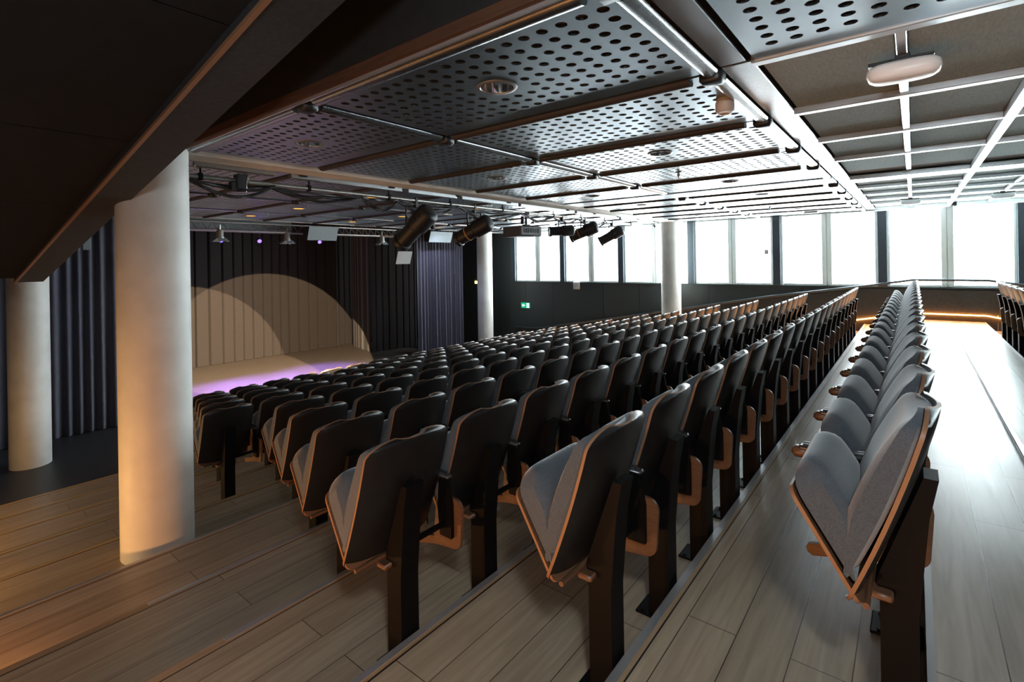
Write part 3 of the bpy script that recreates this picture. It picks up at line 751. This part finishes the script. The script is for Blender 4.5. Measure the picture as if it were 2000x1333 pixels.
def fresnel(x, y, z, label):
    t = thing('fresnel_lamp', label, 'stage lamp', (x, y, Z(z)), 0, 'barn-door lamps on the truss')
    mb = MB(); mb.lathe([(0,.14),(.05,.14),(.07,.10),(.07,-.0),(.085,-.03),(.085,-.05)], (0,0,0), 20); mb.obj('body', M['truss'], t, 40)
    mb = MB(); mb.lathe([(0,.005),(.062,.0)], (0,0,-.045), 20); o = mb.obj('lens', M['lens_warm'], t, 0)
    for k in range(4):
        Mk = Matrix.Rotation(math.pi/2*k,4,'Z') @ Matrix.Translation((0,.085,-.05)) @ Matrix.Rotation(R(50),4,'X')
        mb = MB(); mb.box(-.085,.085,-.002,.002,-.11,0,0,Mk); mb.obj('barn_door', M['grille'], t, 0)
    mb = MB(); mb.tube([(0,0,.14),(0,0,.24)], .02, 8); mb.obj('stem', M['truss'], t, 40)
M['lens_warm'] = emis('warm_white_lens', (1.,.82,.6), 2)
fresnel(4.52, 11.6, .66, 'barn-door lamp at the left end of the truss')
fresnel(6.0, 11.6, .64, 'barn-door lamp in the middle of the truss')
fresnel(8.72, 11.6, .66, 'barn-door lamp right of the left hanging speaker')
def blue(x, y, z, label, on=True):
    t = thing('led_spotlight', label, 'led spotlight', (x, y, Z(z)), 0, 'small LED spotlights over the stage')
    Mx = aim((0,0,0), (-.25*x/6, -.75, -.35))
    mb = MB(); mb.lathe([(0,.10),(.05,.10),(.06,.08),(.06,-.02),(.055,-.02)], (0,0,0), 20, 0, Mx); mb.obj('body', M['lamp_body'], t, 40)
    mb = MB(); mb.lathe([(0,-.015),(.045,-.015)], (0,0,0), 20, 0, Mx); mb.obj('lens', M['lens_blue'] if on else M['grey_plastic'], t, 0)
    mb = MB(); mb.tube([(0,0,.05),(0,0,.16)], .008, 6); mb.obj('stem', M['lamp_body'], t, 40)
blue(4.70, 12.0, .585, 'violet-glowing LED spotlight, left of three'); blue(5.54, 12.0, .59, 'violet-glowing LED spotlight, middle of three')
blue(7.07, 12.0, .60, 'violet-glowing LED spotlight below the left hanging speaker'); blue(6.38, 12.2, .58, 'small unlit LED spotlight between two glowing ones', False)
def speaker(x0, x1, y, z0, z1, label, tilt=R(14)):
    t = thing('hanging_speaker', label, 'loudspeaker', ((x0+x1)/2, y, Z(z1)), 0, 'grey wedge speakers hung over the stage')
    w_ = (x1-x0)/2; h = z1-z0
    mb = MB(); mb.prism([(.0,0),(.0-.0,-.02),(.10,-h),(.28,-h+.03),(.30,0)], 'x', -w_, w_); mb.obj('cabinet', M['lamp_body'], t, 20)
    mb = MB(); mb.prism([(-.012,0),(-.012,-.02),(.088,-h),(.1,-h),(.0,-.02),(.0,0)], 'x', -w_-.005, w_+.005); mb.obj('grille', M['grille'], t, 20)
speaker(6.34,7.1,11.2,.60,.93,'left hanging speaker with a grey slanted grille below the panels'); speaker(10.0,10.88,11.0,.62,.93,'right hanging speaker in front of the blue curtain')
mb = MB(); mb.rbox(2.3,2.42,11.9,12.0,Z(.35),Z(.85),.01); tag(mb.obj('column_speaker', M['grille'], None, 30), 'narrow grey column speaker by the top of the thick column', 'loudspeaker')
mb = MB(); mb.rbox(4.08,4.19,12.4,12.44,Z(-.05),Z(.19),.004); tag(mb.obj('wall_box', M['white_plastic'], None, 30), 'small white box high beside the thick column', 'wall box')

# ---------------------------------------------------------------- small fittings
# exit sign on the window wall
t = thing('exit_sign', 'green emergency exit sign with arrow on the dark wall', 'exit sign', (WX-.012, 10.22, Z(-1.47)), 0)
mb = MB(); mb.rbox(-.01,.01,-.18,.18,-.09,.09,.003); mb.obj('plate', M['green'], t, 20)
mb = MB()
def fl_(pts): mb.face([(-.0115, -y_, z_) for y_, z_ in pts])
fl_([(-.145,0),(-.085,.055),(-.085,.02),(-.02,.02),(-.02,-.02),(-.085,-.02),(-.085,-.055)])
mb.obj('arrow', M['white_sign'], t, 0)
mb = MB()
fl_([(.055,-.075),(.155,-.075),(.155,.075),(.055,.075)])
mb.obj('door_symbol', M['white_sign'], t, 0)
mb = MB()
def fg(pts): mb.face([(-.0125, -y_, z_) for y_, z_ in pts])
fg([(.095,.04),(.115,.04),(.115,.06),(.095,.06)]); fg([(.085,-.01),(.11,-.01),(.12,.035),(.095,.035)]); fg([(.07,.01),(.095,.02),(.095,.03),(.07,.02)])
fg([(.11,.02),(.135,.0),(.14,.01),(.115,.032)]); fg([(.085,-.01),(.1,-.01),(.08,-.065),(.066,-.06)]); fg([(.1,-.01),(.11,-.01),(.135,-.035),(.125,-.06),(.115,-.055),(.12,-.035)])
mb.obj('running_figure', M['green'], t, 0)
t = thing('access_point', 'white rounded square access point on the wall below the windows', 'wireless access point', (WX-.03, 8.21, Z(-.77)), 0)
mb = MB(); mb.rbox(-.02,.03,-.12,.12,-.12,.12,.04); mb.obj('housing', M['grey_plastic'], t, 60)
mb = MB(); mb.rbox(-.023,-.018,-.008,.008,-.065,-.05,.002); o = mb.obj('status_light', M['white_sign'], t, 0)
def ceiling_ap(x, y, z, s, label, yaw=0):
    t = thing('ceiling_device', label, 'wireless device', (x, y, Z(z)), yaw, 'white oblong devices on the ceiling bars')
    # oblong: long axis y
    mb = MB(); L_, W_, H_ = .150*s, .080*s, .044*s; P = []
    n = 40
    prof = [(.0,-H_),( .55,-H_*.98),(.8,-H_*.85),(.94,-H_*.55),(1.,0),(.97,H_*.55),(.86,H_*.9),(.0,H_*.95)]
    for (q, h) in prof:
        row = []
        for j in range(n+1):
            a = 2*math.pi*j/n; c_, s_ = math.cos(a), math.sin(a)
            e = 2/3.2
            row.append((W_*q*math.copysign(abs(c_)**e, c_), L_*q*math.copysign(abs(s_)**e, s_), h))
        P.append(row)
    mb.grid(P); mb.obj('housing', M['white_plastic'], t, 70)
    mb = MB(); mb.rbox(-.05*s,.05*s,-.12*s,.05*s,H_,H_+.014,.003); mb.rbox(-.02,.02,-.03,.03,H_,H_+.04,.004); mb.rbox(-.03*s,.03*s,.04*s,.14*s,H_+.002,H_+.02,.003); mb.obj('bracket', M['rubber'], t, 30)
    mb = MB()
    for k in range(4): mb.rbox(-.07*s*1.0-.0015,-.07*s*1.0,-.03+.016*k,-.022+.016*k,-.018,-.008,.0005)
    mb.obj('mark', M['grey_plastic'], t, 0)
ceiling_ap(3.17, .03, .912, 1.0, 'large white oblong device under the first felt ceiling tile')
ceiling_ap(11.3, .035, .935, 1.0, 'white oblong device at the window end of the felt tiles')
t = thing('smoke_detector', 'round beige smoke detector under the second perforated panel', 'smoke detector', (3.31, .915, Z(CEIL)), 0)
mb = MB(); mb.lathe([(.0,0),(.05,0),(.05,-.02),(.056,-.022),(.056,-.07),(.045,-.085),(0,-.09)], (0,0,0), 32); mb.obj('housing', mat('beige_plastic', (.45,.38,.32), .5), t, 40)
mb = MB(); mb.lathe([(.03,-.086),(.04,-.086),(.04,-.094),(.03,-.096)], (0,0,0), 24); mb.obj('sensor_ring', M['white_plastic'], t, 40)
for (x, y, lb) in ((5.72,2.1,'red-bulbed sprinkler head under the fourth perforated panel'),(10.9,2.2,'small sprinkler head near the windows')):
    t = thing('sprinkler', lb, 'sprinkler', (x, y, Z(CEIL)), 0)
    mb = MB(); mb.lathe([(.0,0),(.035,0),(.035,-.006),(.012,-.012),(.012,-.03),(.02,-.035),(.006,-.06)], (0,0,0), 16); mb.lathe([(.0,-.075),(.028,-.075),(.028,-.078),(0,-.078)], (0,0,0), 16); mb.obj('head', M['trim_ring'], t, 40)
    mb = MB(); mb.tube([(0,0,-.04),(0,0,-.074)], .004, 8); mb.obj('bulb', mat('sprinkler_red', (.5,.02,.02), .3), t, 40)
t = thing('ceiling_sensor', 'small grey box on the white ceiling near the windows', 'sensor', (12.5, 1.72, Z(CEIL)-.03), 0)
mb = MB(); mb.rbox(-.05,.05,-.13,.13,-.03,.03,.01); mb.obj('housing', M['grey_plastic'], t, 40)
t = thing('window_contact', 'tiny grey contact box on the window post', 'window contact', (WX+.03, 2.82, Z(.14)), 0)
mb = MB(); mb.rbox(-.02,.03,-.045,.045,-.06,.06,.005); mb.obj('housing', M['grey_plastic'], t, 40)

t = thing('wall_lamp', 'small glowing yellow lamp on the dark wall left of the slim column', 'wall lamp', (WX-.03, 12.45, Z(-.72)), 0)
mb = MB(); mb.rbox(-.02,.03,-.05,.05,-.05,.05,.01); mb.obj('bulb', M['glow_y'], t, 40)
mb = MB(); mb.rbox(0,.03,-.07,.07,-.09,-.06,.004); mb.obj('mount', M['lamp_body'], t, 30)

# ---------------------------------------------------------------- lights of the hall, plus one added fill
def spot(name, loc, target, col, power, size, blend=.05, rad=.03):
    l = bpy.data.lights.new(name, 'SPOT'); l.energy = power; l.color = col; l.spot_size = R(size); l.spot_blend = blend; l.shadow_soft_size = rad
    o = bpy.data.objects.new(name, l); C.objects.link(o); o.location = loc
    d = Vector(target)-Vector(loc); o.rotation_euler = d.to_track_quat('-Z','Y').to_euler(); return o
spot('spotlight_beam', (4.5, 5.6, Z(.32)), (7.3, 15.55, Z(-3.33)), (1.,.70,.42), 4000, 33, .02, .02)
spot('spotlight_beam', (5.6, 5.6, Z(.32)), (5.0, 15.55, Z(-3.45)), (1.,.70,.42), 2200, 32, .02, .02)
for x in (4.70, 5.54, 7.07):
    spot('led_beam', (x, 11.9, Z(.5)), (x+.1, 12.1, Z(-2.8)), (.30,.16,1.), 520, 50, .8, .04)
spot('curtain_wash', (9.9, 10.4, Z(.95)), (10.9, 11.6, Z(-.6)), (.75,.78,1.), 22, 80, .8, .06)
for (x0, x1) in (XJ[2], XJ[4], XJ[6], XJ[8]):
    for (y0, y1, _) in YJ[2:]:
        spot('downlight_beam', ((x0+x1)/2, (y0+y1)/2, Z(CEIL)+.03), ((x0+x1)/2, (y0+y1)/2, 0), (1.,.66,.40), 9, 110, .6, .05)

# warm step lights low on the near side wall and an added fill behind the viewer
def lamp(name, loc, col, power, rad=.06):
    l = bpy.data.lights.new(name, 'POINT'); l.energy = power; l.color = col; l.shadow_soft_size = rad
    o = bpy.data.objects.new(name, l); C.objects.link(o); o.location = loc; return o
for (y, z, p) in ((.45,-1.36,12), (1.35,-1.52,11), (2.2,-1.68,9), (3.6,-1.95,17), (5.3,-2.10,16), (6.9,-2.38,20), (8.5,-2.66,20)):
    spot('step_light', (XL+.06, y, Z(z)), (XL+2.0, y+.15, Z(z)+.15), (1.,.42,.13) if y < 4 else (1.,.55,.20), p, 125, .6, .04)
lamp('added_fill', (-.15, -.35, Z(.85)), (.86,.95,1.), 24, .12)  # added fill without a fixture, brightens the near floor and seats

# ---------------------------------------------------------------- world, camera, colour
wd = bpy.data.worlds.new('world'); sc.world = wd; wd.use_nodes = True
wd.node_tree.nodes['Background'].inputs[0].default_value = (.6,.75,1,1); wd.node_tree.nodes['Background'].inputs[1].default_value = .3
cam = bpy.data.cameras.new('camera'); co = bpy.data.objects.new('camera', cam); C.objects.link(co)
F = 983.; TH = math.atan(785/983.)
cam.sensor_width = 36; cam.lens = F/2000*36; cam.shift_y = -(666.5-511.8)/2000
base = Matrix.Rotation(TH-math.pi/2, 4, 'Z') @ Matrix.Rotation(math.pi/2, 4, 'X') @ Matrix.Rotation(-R(.95), 4, 'Z')
co.matrix_world = Matrix.Translation((0,0,CZ)) @ base
cam.clip_start = .02; sc.camera = co
sc.view_settings.view_transform = 'Standard'; sc.view_settings.look = 'None'; sc.view_settings.gamma = 1; sc.view_settings.exposure = 2.3
sc.cycles.max_bounces = 8; sc.cycles.diffuse_bounces = 4; sc.cycles.glossy_bounces = 4; sc.cycles.transparent_max_bounces = 8
sc.cycles.sample_clamp_indirect = 6
sc.cycles.use_denoising = True
